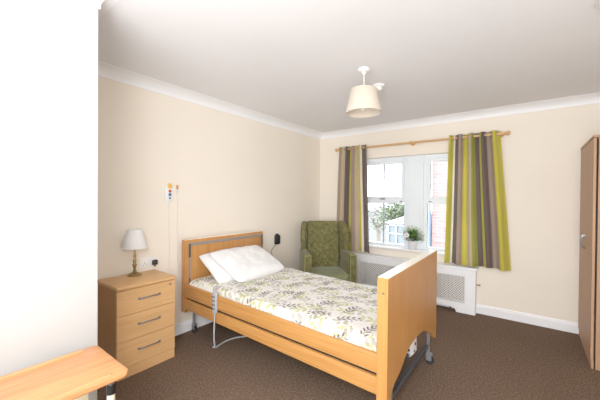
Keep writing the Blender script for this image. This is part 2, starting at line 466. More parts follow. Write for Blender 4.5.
for x in (1.0, 2.05): MB().cyl((x, -.055, 0.0), (x, -.055, .13), .009).build('pipe', M['copper'], rr)
tag(recentre(MB().cyl((2.338, -.05, .355), (2.372, -.05, .355), .008).cyl((2.366, -.05, .355), (2.378, -.05, .355), .012).build('pipe_stub', M['copper'])), 'small copper pipe stub poking out of the right side of the radiator cover', 'pipe')

# ------------------------------------------------------------------ curtain pole and curtains
PYC, PZ = -.10, 2.165
r = thing('curtain_pole', 'long pine curtain pole with knob finials above the window', 'curtain pole', (1.5, PYC, PZ))
MB().cyl((.41, PYC, PZ), (2.60, PYC, PZ), .0145, n=24).build('pole', M['pine'], r)
for x, s in ((.41, -1), (2.60, 1)):
    MB().lathe([(.0145, 0), (.02, .002), (.02, .008), (.014, .012), (.022, .024), (.027, .036), (.022, .05), (.008, .058), (0, .059)], (x, PYC, PZ), 24, Matrix.Rotation(s*PI/2, 4, 'Y')).build('finial', M['pine'], r)
for x in (.435, 1.545, 2.565):
    MB().cyl((x, -.001, PZ), (x, -.012, PZ), .03).cyl((x, -.012, PZ), (x, PYC, PZ), .011).cyl((x-.012, PYC, PZ), (x+.012, PYC, PZ), .023).build('bracket', M['pine'], r)

def curtain(name, label, mat, top, bot, z0, folds, amp, parent_loc, phase=0.0, flip=1, ringmat=None):
    r = thing(name, label, 'curtain', parent_loc)
    nu, nv = 220, 26; b = bmesh.new(); uvl = b.loops.layers.uv.new('UVMap'); grid = []
    ztop = 2.205
    for j in range(nv+1):
        t = j/nv; z = ztop+(z0-ztop)*t; row = []
        xa = top[0]+(bot[0]-top[0])*t; xb = top[1]+(bot[1]-top[1])*t
        for i in range(nu+1):
            u = i/nu
            ph = 2*PI*folds*u+phase
            s = math.sin(ph)
            s = s*(1-.25*abs(s))*1.25
            a = amp*(1+.25*math.sin(5*u+3*t)*t)
            x = xa+(xb-xa)*(u+.010*math.sin(9*u+2.4*t)*t)+ .010*t*math.cos(ph)*0
            y = PYC-.002-.016*min(1, t*3)+a*s+.008*math.sin(3*t+7*u)*t
            zz = z + (.006*math.sin(6*u*2) if j == nv else 0)
            row.append(b.verts.new((x, y, zz)))
        grid.append(row)
    for j in range(nv):
        for i in range(nu):
            f = b.faces.new((grid[j][i], grid[j+1][i], grid[j+1][i+1], grid[j][i+1]))
            for lp, (uu, vv) in zip(f.loops, ((i, j), (i, j+1), (i+1, j+1), (i+1, j))): lp[uvl].uv = (min(.9995, (uu+.0)/nu), vv/nv)
    # keep uv: build directly
    b.transform(ROOT[r.name].inverted())
    for f in b.faces: f.smooth = True
    me = bpy.data.meshes.new('cloth'); b.to_mesh(me); b.free(); me.materials.append(mat)
    o = bpy.data.objects.new('cloth', me); C.objects.link(o); o.parent = r; ROOT[o.name] = ROOT[r.name]
    # eyelets where the cloth crosses the pole
    k = 0
    while True:
        u = (k*PI-phase)/(2*PI*folds); k += 1
        if u < .01: continue
        if u > .99: break
        x = top[0]+(top[1]-top[0])*u
        MB().lathe([(.019, -.003), (.026, -.003), (.026, .003), (.019, .003), (.019, -.003)], (x, PYC, PZ), 20, Matrix.Rotation(PI/2, 4, 'Y')).build('eyelet', M['steel'], r)
    return r
cr = curtainmat('striped_curtain_right', [(0, LIME), (.085, CRM), (.115, DARK), (.20, TAUPE), (.285, LIME), (.365, BEIGE), (.445, OLIVE), (.52, DARK), (.60, LIME), (.64, DARK), (.735, TAUPE), (.845, LIME)])
cl = curtainmat('striped_curtain_left', [(0, TAUPE), (.06, BEIGE), (.24, DARK), (.36, LIME), (.46, TAUPE), (.56, BEIGE), (.70, LIME), (.77, CRM), (.815, DARK)])
curtain('curtain', 'striped lime, brown and taupe curtain hanging right of the window', cr, (2.025, 2.56), (1.985, 2.69), .592, 4.5, .036, (2.33, PYC, .59), -PI/2)
curtain('curtain', 'striped taupe and brown curtain hanging left of the window behind the green armchair', cl, (.445, .90), (.40, .985), .60, 4, .029, (.68, PYC, .60), -PI/2)

# ------------------------------------------------------------------ potted plant
px, py, pz = 1.552, -.005, .70
r = thing('potted_plant', 'small leafy plant with a white flower in a white pot on the window sill', 'plant', (px, py, pz))
MB().lathe([(0, 0), (.046, 0), (.05, .004), (.062, .105), (.064, .12), (.058, .12), (.056, .105), (0, .10)], (px, py, pz)).build('pot', M['pot'], r)
MB().lathe([(0, .106), (.054, .105)], (px, py, pz)).build('soil', M['soil'], r)
def leaf(b, base, d, L, W):
    d = Vector(d).normalized(); s = d.cross(Vector((0, 0, 1)))
    if s.length < .1: s = Vector((1, 0, 0))
    s.normalize(); up = s.cross(d); base = Vector(base)
    pts = [(0, 0), (.3, .8), (.6, 1), (.85, .6), (1, 0)]
    cc = [b.verts.new(base+d*L*t+up*(-.25*L*t*t)) for t, _ in pts]
    lft = [b.verts.new(base+d*L*t+s*W*w+up*(.1*W-.25*L*t*t)) for t, w in pts[1:-1]]
    rgt = [b.verts.new(base+d*L*t-s*W*w+up*(.1*W-.25*L*t*t)) for t, w in pts[1:-1]]
    for side in (lft, rgt):
        ch = [cc[0]]+side+[cc[-1]]
        b.faces.new((cc[0], ch[1], cc[1]))
        for i in range(1, 3): b.faces.new((cc[i], ch[i], ch[i+1], cc[i+1]))
        b.faces.new((cc[3], ch[3], cc[4]))
for mat, n in (('leafg', 150), ('leafd', 130)):
    b = bmesh.new()
    for i in range(n):
        th = random.uniform(0, 2*PI); ph = random.uniform(-.15, 1.3); R_ = random.uniform(.02, .125)
        base = (px+R_*math.cos(th)*math.cos(ph), py+R_*.6*math.sin(th)*math.cos(ph), pz+.14+R_*.95*math.sin(ph))
        leaf(b, base, (math.cos(th)*math.cos(ph), .6*math.sin(th)*math.cos(ph), math.sin(ph)+.1), random.uniform(.035, .06), random.uniform(.012, .020))
    m = MB(); m.add(b); m.build('foliage', M[mat], r)
st = MB()
for i in range(7):
    th = i*.9; st.tube([(px, py, pz+.1), (px+.03*math.cos(th), py+.02*math.sin(th), pz+.14), (px+.06*math.cos(th), py+.035*math.sin(th), pz+.18)], .002, 5)
st.build('stem', M['leafd'], r)
M['pale_frond'] = plain('pale_green_frond', (196, 214, 190), .6, vary=.1)
def petals(name, mat, parent, items):
    m = MB()
    for (x, y, z), a, L, Wd in items:       # flat rounded petals turned towards the room
        m.lathe([(0, -.0015), (1, 0), (0, .0015)], (0, 0, 0), 14,
                Matrix.Translation((x, y, z)) @ Matrix.Rotation(-a, 4, 'Y') @ Matrix.Translation((L/2, 0, 0)) @ Matrix.Rotation(PI/2, 4, 'X') @ Matrix.Diagonal((L/2, Wd/2, 1, 1)))
    return m.build(name, mat, parent)
it = []
for i in range(9):
    a = -1.25+i*.31
    for k in range(7):
        rad = .06+.024*k
        for sd in (-1, 1): it.append(((px-.01+rad*math.sin(a)*.8, py+.01, pz+.15+rad*math.cos(a)*.80), PI/2-a+sd*.8, .026, .011))
petals('frond', M['pale_frond'], r, it)
for fx, fz, sc_ in ((px-.050, pz+.200, 1.0), (px-.085, pz+.165, .7)):
    fy = py-.095
    f = petals('flower', M['petal'], r, [((fx, fy, fz), i*2*PI/5+.3, .040*sc_, .030*sc_) for i in range(5)])
    MB().cyl((fx, fy-.004, fz), (fx, fy+.002, fz), .007*sc_).build('flower_centre', M['leafd'], f)
# ------------------------------------------------------------------ pendant light, ceiling fittings
cx, cy = 1.745, -1.995
r = thing('pendant_light', 'cream tapered drum pendant lamp hanging from the ceiling on a white cord', 'ceiling lamp', (cx, cy, H))
MB().lathe([(0, 0), (.045, 0), (.047, -.006), (.043, -.022), (.02, -.03), (.012, -.045), (0, -.046)], (cx, cy, H)).build('ceiling_rose', M['white'], r)
MB().cyl((cx, cy, H-.04), (cx, cy, 2.29), .004, n=10).build('cord', M['white'], r)
MB().lathe([(0, 2.295), (.014, 2.292), (.018, 2.27), (.018, 2.235), (.02, 2.225), (.014, 2.21), (0, 2.21)], (cx, cy, 0)).build('bulb_holder', M['white'], r)
g = G('frosted_bulb', .3); g.color((250, 244, 230)); M['bulb'] = g.m
MB().lathe([(0, 2.215), (.013, 2.21), (.016, 2.195), (.028, 2.17), (.03, 2.155), (.022, 2.135), (0, 2.125)], (cx, cy, 0)).build('bulb', M['bulb'], r)
sh = MB().lathe([(.105, 2.298), (.107, 2.30), (.109, 2.298), (.145, 2.112), (.145, 2.108), (.142, 2.108), (.105, 2.298)], (cx, cy, 0), 48).build('lamp_shade', M['shade_cream'], r)
ring = MB()
for a in range(3):
    t = a*2*PI/3+.4; ring.cyl((cx+.018*math.cos(t), cy+.018*math.sin(t), 2.262), (cx+.106*math.cos(t), cy+.106*math.sin(t), 2.293), .0018, n=6)
ring.build('shade_frame', M['white'], r)
dx, dy = 1.70, -1.585
r = thing('smoke_detector', 'round white smoke detector on the ceiling just behind the pendant lamp', 'smoke detector', (dx, dy, H))
MB().lathe([(0, 0), (.052, 0), (.053, -.012), (.048, -.02), (0, -.02)], (dx, dy, H)).build('base', M['white'], r)
MB().lathe([(0, -.02), (.036, -.02), (.034, -.04), (.024, -.052), (0, -.054)], (dx, dy, H)).build('sensor_head', M['white'], r)
r = thing('ceiling_fitting', 'square white ceiling fitting at the far upper right corner of the view', 'ceiling vent', (3.26, -2.15, H))
MB().box(3.115, 3.40, -2.30, -2.005, H-.022, H-.0005, .006, 2).build('plate', M['white'], r)
sl = MB()
for i in range(6): sl.box(3.15, 3.365, -2.27+i*.042, -2.25+i*.042, H-.027, H-.020, .002)
sl.build('slats', M['white'], r)

# ------------------------------------------------------------------ chest of drawers
cx0, cx1, cy0, cy1, ct = .01, .378, -3.33, -2.850, .714
r = thing('chest_of_drawers', 'beech three drawer bedside chest beside the bed under the table lamp', 'chest of drawers', (.19, (cy0+cy1)/2, 0))
cb = MB().box(cx0, cx1-.018, cy0+.006, cy0+.024, 0, ct-.025, .001).box(cx0, cx1-.018, cy1-.024, cy1-.006, 0, ct-.025, .001)
cb.box(cx0, cx0+.01, cy0+.024, cy1-.024, 0, ct-.025, .001)
cb.build('carcass', M['chest_z'], r)
MB().box(cx0+.01, cx1-.03, cy0+.024, cy1-.024, .09, ct-.03, 0).build('drawer_gap_shade', M['gap_shade'], r)  # dark block that paints the shade between the drawer fronts
MB().box(cx0, cx1+.018, cy0, cy1, ct-.025, ct, .003, 2).build('top', M['chest_y'], r)
MB().box(cx1-.018, cx1+.001, cy0+.006, cy1-.006, 0, .082, .002).build('plinth', M['chest_y'], r)
dz = [(.086, .283), (.287, .484), (.488, .681)]
for i, (a, b) in enumerate(dz):
    d = MB().box(cx1-.018, cx1+.004, cy0+.005, cy1-.005, a, b, .002).build('drawer', M['chest_y'], r)
    hm = (a+b)/2+.012; ym = (cy0+cy1)/2+.012; hw = .082
    pts = [(cx1+.002, ym-hw, hm-.004), (cx1+.018, ym-hw*.96, hm-.004), (cx1+.026, ym-hw*.5, hm), (cx1+.030, ym, hm+.002), (cx1+.026, ym+hw*.5, hm), (cx1+.018, ym+hw*.96, hm-.004), (cx1+.002, ym+hw, hm-.004)]
    h = MB().tube(pts, .0058, 8, 5)
    h.box(cx1+.003, cx1+.008, ym-hw-.012, ym-hw+.012, hm-.013, hm+.005, .002).box(cx1+.003, cx1+.008, ym+hw-.012, ym+hw+.012, hm-.013, hm+.005, .002)
    h.build('handle', M['steel'], d)
    if i == 2: MB().cyl((cx1+.003, cy1-.05, b-.03), (cx1+.010, cy1-.05, b-.03), .010, n=16).build('lock', M['steel'], d)

# table lamp
lx, ly, lz = .103, -3.072, ct
r = thing('table_lamp', 'antique brass table lamp with a white coolie shade on the bedside chest', 'table lamp', (lx, ly, lz))
MB().lathe([(0, 0), (.056, 0), (.058, .006), (.054, .014), (.040, .020), (.022, .028), (.012, .036)], (lx, ly, lz)).build('base', M['brass'], r)
MB().lathe([(.012, .034), (.016, .042), (.009, .055), (.013, .075), (.019, .09), (.012, .105), (.010, .115), (.017, .125), (.011, .135), (.008, .16), (.015, .17), (.008, .18), (.006, .25), (0, .25)], (lx, ly, lz), 24).build('stem', M['brass'], r)
MB().cyl((lx, ly, lz+.25), (lx, ly, lz+.30), .014).build('bulb_holder', M['white'], r)
MB().lathe([(0, .38), (.02, .37), (.026, .345), (.014, .305), (0, .30)], (lx, ly, lz), 20).build('bulb', M['bulb'], r)
s_ = .025
MB().lathe([(.050, .402), (.052, .404), (.054, .402), (.100, .244), (.100, .240), (.097, .240), (.050, .402)], (lx, ly, lz), 48).build('lamp_shade', M['shade_white'], r)

# socket + plug
r = thing('wall_socket', 'white double wall socket above the bedside chest', 'socket', (0, -2.90, .79))
MB().box(.0005, .010, -2.98, -2.825, .752, .836, .003, 2).build('faceplate', M['white'], r)
for y in (-2.94, -2.865):
    MB().box(.010, .014, y-.008+.028, y+.005+.028, .812, .826, .001).build('switch', M['white'], r)
ph = MB()
for q, z in ((-2.94, .785), (-2.953, .768), (-2.927, .768)): ph.box(.0095, .0108, q-.003, q+.003, z-.004, z+.004, 0)
ph.build('pin_holes', M['black'], r)
r = thing('power_plug', 'round black plug in the right half of the double wall socket', 'plug', (.012, -2.852, .782))
MB().box(.011, .040, -2.879, -2.826, .757, .807, .018, 4).build('body', M['black'], r)
MB().cyl((.028, -2.853, .757), (.028, -2.853, .742), .006).build('cable_grip', M['black'], r)

# nurse call panel, cords
def flat_disc(b, y, z, rad, x): b.cyl((x-.004, y, z), (x, y, z), rad, n=20); return b
r = thing('nurse_call_panel', 'white nurse call panel with yellow, red and blue buttons on the left wall', 'call panel', (0, -2.70, 1.37))
MB().box(.0005, .022, -2.748, -2.668, 1.355, 1.52, .006, 2).build('faceplate', M['white'], r)
yc = -2.704
for z, rad, mt, x in ((1.506, .021, 'yellow', .030), (1.458, .014, 'red', .027), (1.424, .015, 'blue', .027), (1.389, .010, 'slate', .026)):
    flat_disc(MB(), yc, z, rad, x).build('button', M[mt], r, label={'yellow': 'large yellow button', 'red': 'red button', 'blue': 'blue button', 'slate': 'small grey blue button'}[mt])
MB().box(.012, .024, yc-.012, yc+.012, 1.512, 1.536, .004, 2).build('reset_tab', M['yellow'], r)
MB().tube([(.012, yc-.005, 1.355), (.012, yc-.007, 1.2), (.010, yc+.004, .95), (.012, yc+.002, .76), (.012, yc+.004, .60)], .0022, 6).build('cord', M['white'], r)
MB().box(.007, .018, yc-.011, yc+.001, 1.312, 1.338, .004).build('cord_plug', M['white'], r)
r = thing('call_lead', 'tan and white call lead clipped to the wall right of the nurse call panel', 'call lead', (0, -2.62, 1.52))
MB().box(.0005, .014, -2.636, -2.606, 1.44, 1.50, .006, 2).build('holder', M['white'], r)
MB().box(.012, .026, -2.634, -2.614, 1.478, 1.522, .006, 2, ).build('trigger', M['orange'], r)
MB().tube([(.012, -2.620, 1.445), (.010, -2.614, 1.3), (.010, -2.617, 1.0), (.012, -2.612, .8), (.012, -2.611, .62)], .0022, 6).build('cord', M['white'], r)

# black charger box
r = thing('wall_charger', 'small black power adapter box on the wall between headboard and armchair', 'power adapter', (0, -1.10, .82))
MB().box(.0005, .045, -1.148, -1.062, .748, .875, .008, 2).build('body', M['black'], r)
MB().box(.045, .049, -1.130, -1.080, .765, .82, .003).build('front_panel', M['rubber'], r)
MB().box(.0005, .035, -1.128, -1.082, .870, .895, .006, 2).build('plug_top', M['black'], r)
MB().tube([(.03, -1.14, .752), (.02, -1.17, .72), (.015, -1.215, .67), (.015, -1.20, .60), (.015, -1.16, .53), (.03, -1.12, .46), (.02, -1.11, .30)], .0028, 6).build('cable', M['black'], r)

# ------------------------------------------------------------------ bed
BY0, BY1 = -2.60, -1.46; BC = (BY0+BY1)/2
r = bed = thing('adjustable_bed', 'beech framed adjustable care bed on castors with wooden side rails', 'bed', (1.15, BC, 0))
hb = MB().box(.045, .10, BY0+.012, BY1-.014, .24, .968, .004, 2)
h = hb.build('headboard', M['beech_z'], r)
MB().box(.045, .098, BY0+.014, BY1-.016, .966, .971, .002).build('top_edge', M['top_sheen'], h)
MB().box(.099, .106, BY0+.055, BY1-.018, .905, .935, .002).build('metal_strip', M['strip'], h)
for y in (BY0+.066, BY1-.040):
    MB().box(.099, .107, y-.010, y+.010, .50, .915, .002).build('rail_channel', M['strip'], h)
    MB().box(.100, .111, y-.012, y+.012, .79, .925, .003).build('rail_catch', M['darkmetal'], h)
    MB().box(.100, .110, y-.009, y+.009, .53, .58, .003).build('rail_catch', M['darkmetal'], h)
# footboard with shaped lower edge
FX0, FX1 = 2.136, 2.200
def fb_bottom(y):
    d = abs(y-BC); pts = [(0, .395), (.10, .392), (.20, .375), (.27, .345), (.33, .31), (.40, .285), (.455, .27), (.49, .245), (.515, .205), (.535, .19), (.6, .185)]
    for (a, za), (b, zb) in zip(pts, pts[1:]):
        if a <= d <= b: return za+(zb-za)*(d-a)/(b-a)
    return .185
FY0, FY1 = -2.60, -1.45
N = 56
poly = [(FY0+(FY1-FY0)*i/N, fb_bottom(FY0+(FY1-FY0)*i/N)) for i in range(N+1)] + [(FY1, .945), (FY0, .935)]
fb = MB().prism(poly, 0, FX0, FX1).build('footboard', M['beech_z'], r, angle=30)
MB().prism([(FY0, .9345), (FY1, .9445), (FY1, .953), (FY0, .943)], 0, FX0, FX1, .002).build('top_edge', M['top_sheen'], fb)  # strip carrying the painted window sheen
MB().box(FX0-.001, FX1, FY0-.004, FY0+.001, .19, .940, .001).build('end_edge', M['edge_light'], fb)
MB().cyl((2.172, FY0-.007, .850), (2.172, FY0-.004, .850), .007, n=16).build('screw_cap', M['steel'], fb)
# side rails
for ys in (-1, 1):
    y0, y1 = (BY0+.008, BY0+.034) if ys < 0 else (BY1-.034, BY1-.008)
    for (zl0, zl1), (zr0, zr1) in (((.402, .530), (.361, .475)), ((.282, .379), (.231, .338))):
        MB().prism([(.105, zl0), (FX0, zr0), (FX0, zr1), (.105, zl1)], 1, y0, y1, .005, 2).build('side_rail', M['beech_x'], r)
    yb0, yb1 = (y1-.002, y1+.004) if ys < 0 else (y0-.004, y0+.002)
    MB().prism([(.105, .33), (FX0, .29), (FX0, .40), (.105, .45)], 1, yb0, yb1).build('rail_gap_shade', M['gap_shade'], r)  # dark sheet painted in as the shade between the two rails
# chassis
ch = MB()
for y in (BY0+.12, BY1-.12): ch.box(.15, 2.10, y-.02, y+.02, .33, .38, .003)
for x in (.2, .8, 1.4, 2.05): ch.box(x-.02, x+.02, BY0+.06, BY1-.06, .32, .37, .003)
ch.build('chassis', M['darkmetal'], r)
MB().box(.12, 2.11, BY0+.05, BY1-.05, .38, .42, .004).build('mattress_deck', M['darkmetal'], r)
for x in (.105, 2.16):
    zc_ = .255 if x < 1 else .135
    cbx = MB().box(x-.015, x+.015, BC-.46, BC+.46, zc_, zc_+.032, .004)
    cbx.build('cross_bar', M['darkmetal'], r)
for x, yy in ((.085, -1), (.085, 1), (2.170, -1), (2.170, 1)):
    y = BC+yy*.44
    top = .30 if x < 1 else .268
    lg = MB().box(x-.011, x+.011, y-.011, y+.011, .09, top, .003).build('leg', M['greymetal'], r)
    MB().box(x-.014, x+.030, y-.020, y-.014, .035, .092, .003).box(x-.014, x+.030, y+.014, y+.020, .035, .092, .003).box(x-.014, x+.030, y-.02, y+.02, .086, .094, .003).build('castor_fork', M['greymetal'], lg)
    MB().cyl((x+.012, y-.012, .034), (x+.012, y+.012, .034), .034, n=28).build('castor_wheel', M['rubber'], lg)
# actuators under the deck
for y in (BC-.13, BC+.13):
    MB().tube([(2.10, y, .16), (1.5, y, .34)], .024, 12, 0).build('lifting_arm', M['darkmetal'], r)
MB().prism([(1.96, .20), (2.10, .14), (2.125, .17), (2.125, .27), (2.09, .335), (1.98, .335)], 1, -1.86, -1.76, .006, 2).build('actuator_housing', M['white'], r)
for x, z in ((2.09, .20), (2.06, .28)): MB().cyl((x, -1.862, z), (x, -1.869, z), .012, n=14).build('actuator_bolt', M['black'], r)
for y, z, rd in ((-1.81, .24, .012), (-1.83, .19, .008)): MB().cyl((2.124, y, z), (2.130, y, z), rd, n=14).build('actuator_bolt', M['black'], r)
MB().box(2.142, 2.178, BC-.475, BC-.43, .130, .172, .004).build('bar_cap', M['white'], r)
MB().box(.9, 1.5, BC-.1, BC+.1, .18, .32, .02, 3).build('motor_box', M['darkmetal'], r)

# bedspread over the mattress
def cloth_surface(name, label, cat):
    x0, x1, y0, y1 = .125, 2.118, BY0+.036, BY1-.036
    nx, ny = 150, 80; b = bmesh.new(); uvl = b.loops.layers.uv.new('UVMap'); V = []
    zt, zb, rd = .580, .44, .08
    # cross section parameter across y: down the near side, over the top, down the far side
    side = zt-zb; Ltot = side+(y1-y0)+side
    for j in range(ny+1):
        s = j/ny*Ltot
        if s < side: y, z = y0, zb+s
        elif s < side+(y1-y0): y, z = y0+(s-side), zt
        else: y, z = y1, zt-(s-side-(y1-y0))
        row = []
        for i in range(nx+1):
            x = x0+(x1-x0)*i/nx
            yy, zz = y, z
            dy = min(yy-y0, y1-yy)
            if z >= zt-1e-6 and dy < rd: k = 1-dy/rd; zz = zt-rd*.55*(1-math.sqrt(max(0, 1-k*k)))
            elif z < zt-1e-6: zz = zb+(zz-zb)*((zt-rd*.55-zb)/(zt-zb))
            dx = min(x-x0, x1-x)
            if dx < rd: k = 1-dx/rd; zz -= .035*(1-math.sqrt(max(0, 1-k*k)))*max(0, min(1, (zz-zb)/.1))
            if True:
                w_ = noise.noise(Vector((x*2.2, yy*3.0, 0)))*.010+noise.noise(Vector((x*7, yy*4, 3)))*.006+noise.noise(Vector((x*14, yy*12, 9)))*.002
                zz += w_*max(0, min(1, (zz-zb-.03)/.06))
                zz -= .028*(x-.15)/2
            row.append(b.verts.new((x, yy, zz)))
        V.append(row)
    for j in range(ny):
        for i in range(nx):
            f = b.faces.new((V[j][i], V[j][i+1], V[j+1][i+1], V[j+1][i])); f.smooth = True
            for lp, (a, c) in zip(f.loops, ((i, j), (i+1, j), (i+1, j+1), (i, j+1))): lp[uvl].uv = (a/nx*(x1-x0), c/ny*Ltot)
    # closed underside and ends
    bot = [V[0][i] for i in range(nx+1)]; top = [V[ny][i] for i in range(nx+1)]
    for i in range(nx): b.faces.new((bot[i+1], bot[i], top[i], top[i+1]))
    for i, sgn in ((0, 1), (nx, -1)):
        col_ = [V[j][i] for j in range(ny+1)]
        b.faces.new(col_ if sgn > 0 else col_[::-1])
    bmesh.ops.recalc_face_normals(b, faces=b.faces[:])
    me = bpy.data.meshes.new(name); b.to_mesh(me); b.free(); me.materials.append(M['spread'])
    o = bpy.data.objects.new(name, me); C.objects.link(o); ROOT[o.name] = Matrix()
    return recentre(tag(o, label, cat))
cloth_surface('bedspread', 'white bedspread printed with green, grey and brown leaf sprigs covering the bed', 'bedspread')

# pillows
def pillow(name, label, cen, xaxis, yaxis, L, W, T, seed):
    xaxis = Vector(xaxis).normalized(); yaxis = Vector(yaxis); yaxis = (yaxis-xaxis*yaxis.dot(xaxis)).normalized(); zaxis = xaxis.cross(yaxis)
    nu, nv = 44, 32; b = bmesh.new(); top, bot = [], []
    def P(u, v, s):
        su = abs(u); sv = abs(v)
        th = max(0, (1-su**3.2))**.55*max(0, (1-sv**3.2))**.55
        pin_u = 1-.07*(1-sv**2)*su**2*1.0; pin_v = 1-.07*(1-su**2)*sv**2
        x = u*L/2*pin_u; y = v*W/2*pin_v
        z = s*th*T/2*(1+.18*noise.noise(Vector((u*1.7+seed, v*1.7, s))))
        z += th*.010*noise.noise(Vector((u*4+seed, v*3, 5)))+.006*noise.noise(Vector((u*9, v*8+seed, 2)))*th
        z += .012*math.sin(3*u+seed)*(1-th)
        q = 1-.09*(su*sv)**3
        return Vector(cen)+xaxis*x*q+yaxis*y*q+zaxis*z
    for s, lst in ((1, top), (-1, bot)):
        for j in range(nv+1):
            row = []
            for i in range(nu+1):
                u, v = -1+2*i/nu, -1+2*j/nv
                edge = i in (0, nu) or j in (0, nv)
                if s < 0 and edge: row.append(top[j][i])
                else: row.append(b.verts.new(P(u, v, s)))
            lst.append(row)
    for lst, fl in ((top, 0), (bot, 1)):
        for j in range(nv):
            for i in range(nu):
                q = (lst[j][i], lst[j][i+1], lst[j+1][i+1], lst[j+1][i])
                b.faces.new(q if not fl else q[::-1])
    bmesh.ops.recalc_face_normals(b, faces=b.faces[:])
    m = MB(); m.add(b); return recentre(tag(m.build(name, M['linen'], None, angle=180), label, 'pillow'))
pillow('pillow', 'white pillow underneath, leaning on the headboard, its left end showing', (.315, -2.10, .690), (.01, 1, 0.0), (-.80, 0, .52), .76, .46, .12, 1.3)
pillow('pillow', 'white pillow lying on top of the other pillow at the head of the bed', (.435, -2.035, .705), (-.03, 1, .01), (-.88, .08, .42), .76, .55, .15, 4.2)

# handset on the near rail
hx = .612; hy = BY0+.008
r = thing('bed_handset', 'grey bed control handset hooked over the near side rail of the bed', 'remote control', (hx, hy-.015, .36))
MB().box(hx-.027, hx+.027, hy-.030, hy-.004, .365, .555, .008, 2).build('body', M['handsetgrey'], r)
MB().box(hx-.014, hx+.014, hy-.030, hy-.022, .54, .60, .004).box(hx-.014, hx+.014, hy-.026, hy+.022, .595, .604, .003).build('hook', M['handsetgrey'], r)
for i in range(4):
    for k in (-1, 1): MB().cyl((hx+k*.011, hy-.029, .515-i*.036), (hx+k*.011, hy-.033, .515-i*.036), .0075, n=12).build('button', M['darkmetal'], r)
pts = [(hx, hy-.017, .37), (hx-.003, hy-.018, .28), (hx-.012, hy-.015, .15), (hx-.03, hy+.01, .05), (hx-.07, hy+.055, .008), (hx-.085, hy+.10, .007), (hx-.10, hy+.20, .007), (hx-.075, hy+.30, .008), (hx+.0, hy+.40, .012), (hx+.1, hy+.47, .03)]
MB().tube(pts, .0068, 8, 8).build('cable', M['handsetgrey'], r)
tag(recentre(MB().cyl((hx-.10, hy+.04, .0075), (hx-.065, hy+.055, .0075), .0065).cyl((hx-.09, hy+.035, .0075), (hx-.088, hy+.075, .0075), .005).build('cable_clip', M['handsetgrey'])), 'small grey cable clip lying on the carpet at the handset lead', 'clip')

# ------------------------------------------------------------------ armchair
r = thing('wingback_armchair', 'mottled green wingback armchair in the far corner beside the left curtain', 'armchair', (.51, -.60, 0), math.radians(44))
def L_(mb, name, mat, parent=r, **k): return mb.build(name, mat, parent, local=True, **k)
L_(MB().box(-.262, .262, -.355, .20, .26, .382, .045, 4), 'seat_cushion', M['velvet_seat'])
L_(MB().box(-.262, .262, -.335, .24, .14, .262, .02, 3), 'seat_frame', M['velvet'])
# reclined back
bk = Matrix.Translation((0, .185, .46)) @ Matrix.Rotation(math.radians(-9), 4, 'X')
L_(MB().box(-.25, .25, -.05, .06, -.24, .60, .045, 4, bk), 'backrest', M['velvet'])
for s in (-1, 1):
    arm = MB().box(min(s*.255, s*.365), max(s*.255, s*.365), -.335, .20, .15, .650, .034, 4)
    a = L_(arm, 'armrest', M['velvet'])
    x0, x1, z0, z1 = s*.270, s*.350, .165, .632
    L_(MB().tube([(x0, -.339, z0), (x0, -.339, z1-.02), (x0+s*.012, -.339, z1), (x1-s*.012, -.339, z1), (x1, -.339, z1-.02), (x1, -.339, z0)], .0045, 6, 3), 'piping', M['piping'], a)
    # wing, flaring a little outwards
    poly = [(.26, .45), (.06, .58), (.05, .64), (.055, .69), (.03, .76), (.015, .84), (.03, .92), (.08, .985), (.15, 1.03), (.20, 1.05), (.27, 1.05), (.30, 1.02), (.28, .80)]
    wm = Matrix.Translation((s*.276, .28, 0)) @ Matrix.Rotation(s*math.radians(12), 4, 'Z') @ Matrix.Translation((0, -.28, 0))
    L_(MB().prism(poly, 0, -.038, .038, .022, 3, wm), 'wing', M['velvet'], angle=60)
for sx in (-1, 1):
    for sy, yy in ((-1, -.29), (1, .20)):
        L_(MB().cyl((sx*.28, yy, 0), (sx*.28, yy, .17), .016, .026, 14), 'leg', M['robe_dark'])

# ------------------------------------------------------------------ wardrobe
wx0, wx1, wy0, wy1, wz = 3.262, 3.86, -.83, -.03, 1.945
r = thing('wardrobe', 'tall brown wood wardrobe with two doors against the right wall', 'wardrobe', ((wx0+wx1)/2, (wy0+wy1)/2, 0))
MB().box(wx0+.032, wx1, wy0, wy1, .0, wz-.025, .002).build('carcass', M['robe'], r)
MB().box(wx0+.020, wx0+.033, wy0+.004, wy1-.004, .0, wz-.026, .001).build('door_gap_shade', M['gap_shade'], r)  # dark sheet painted as the shadow between doors and carcass
MB().box(wx0-.004, wx1, wy0-.006, wy1+.004, wz-.022, wz, .003).build('top_panel', M['robe'], r)
MB().box(wx0+.006, wx0+.021, wy0+.002, wy1-.002, 0, .07, .001).build('plinth', M['robe'], r)
ym = (wy0+wy1)/2
for a, b, hy_ in ((wy0, ym-.0015, ym-.035), (ym+.0015, wy1, ym+.035)):
    d = MB().box(wx0, wx0+.019, a, b, .074, wz-.027, .0015).build('door', M['robe'], r)
    MB().tube([(wx0, hy_, .955), (wx0-.022, hy_, .965), (wx0-.030, hy_, 1.015), (wx0-.022, hy_, 1.065), (wx0, hy_, 1.075)], .006, 8, 4).build('handle', M['steel'], d)

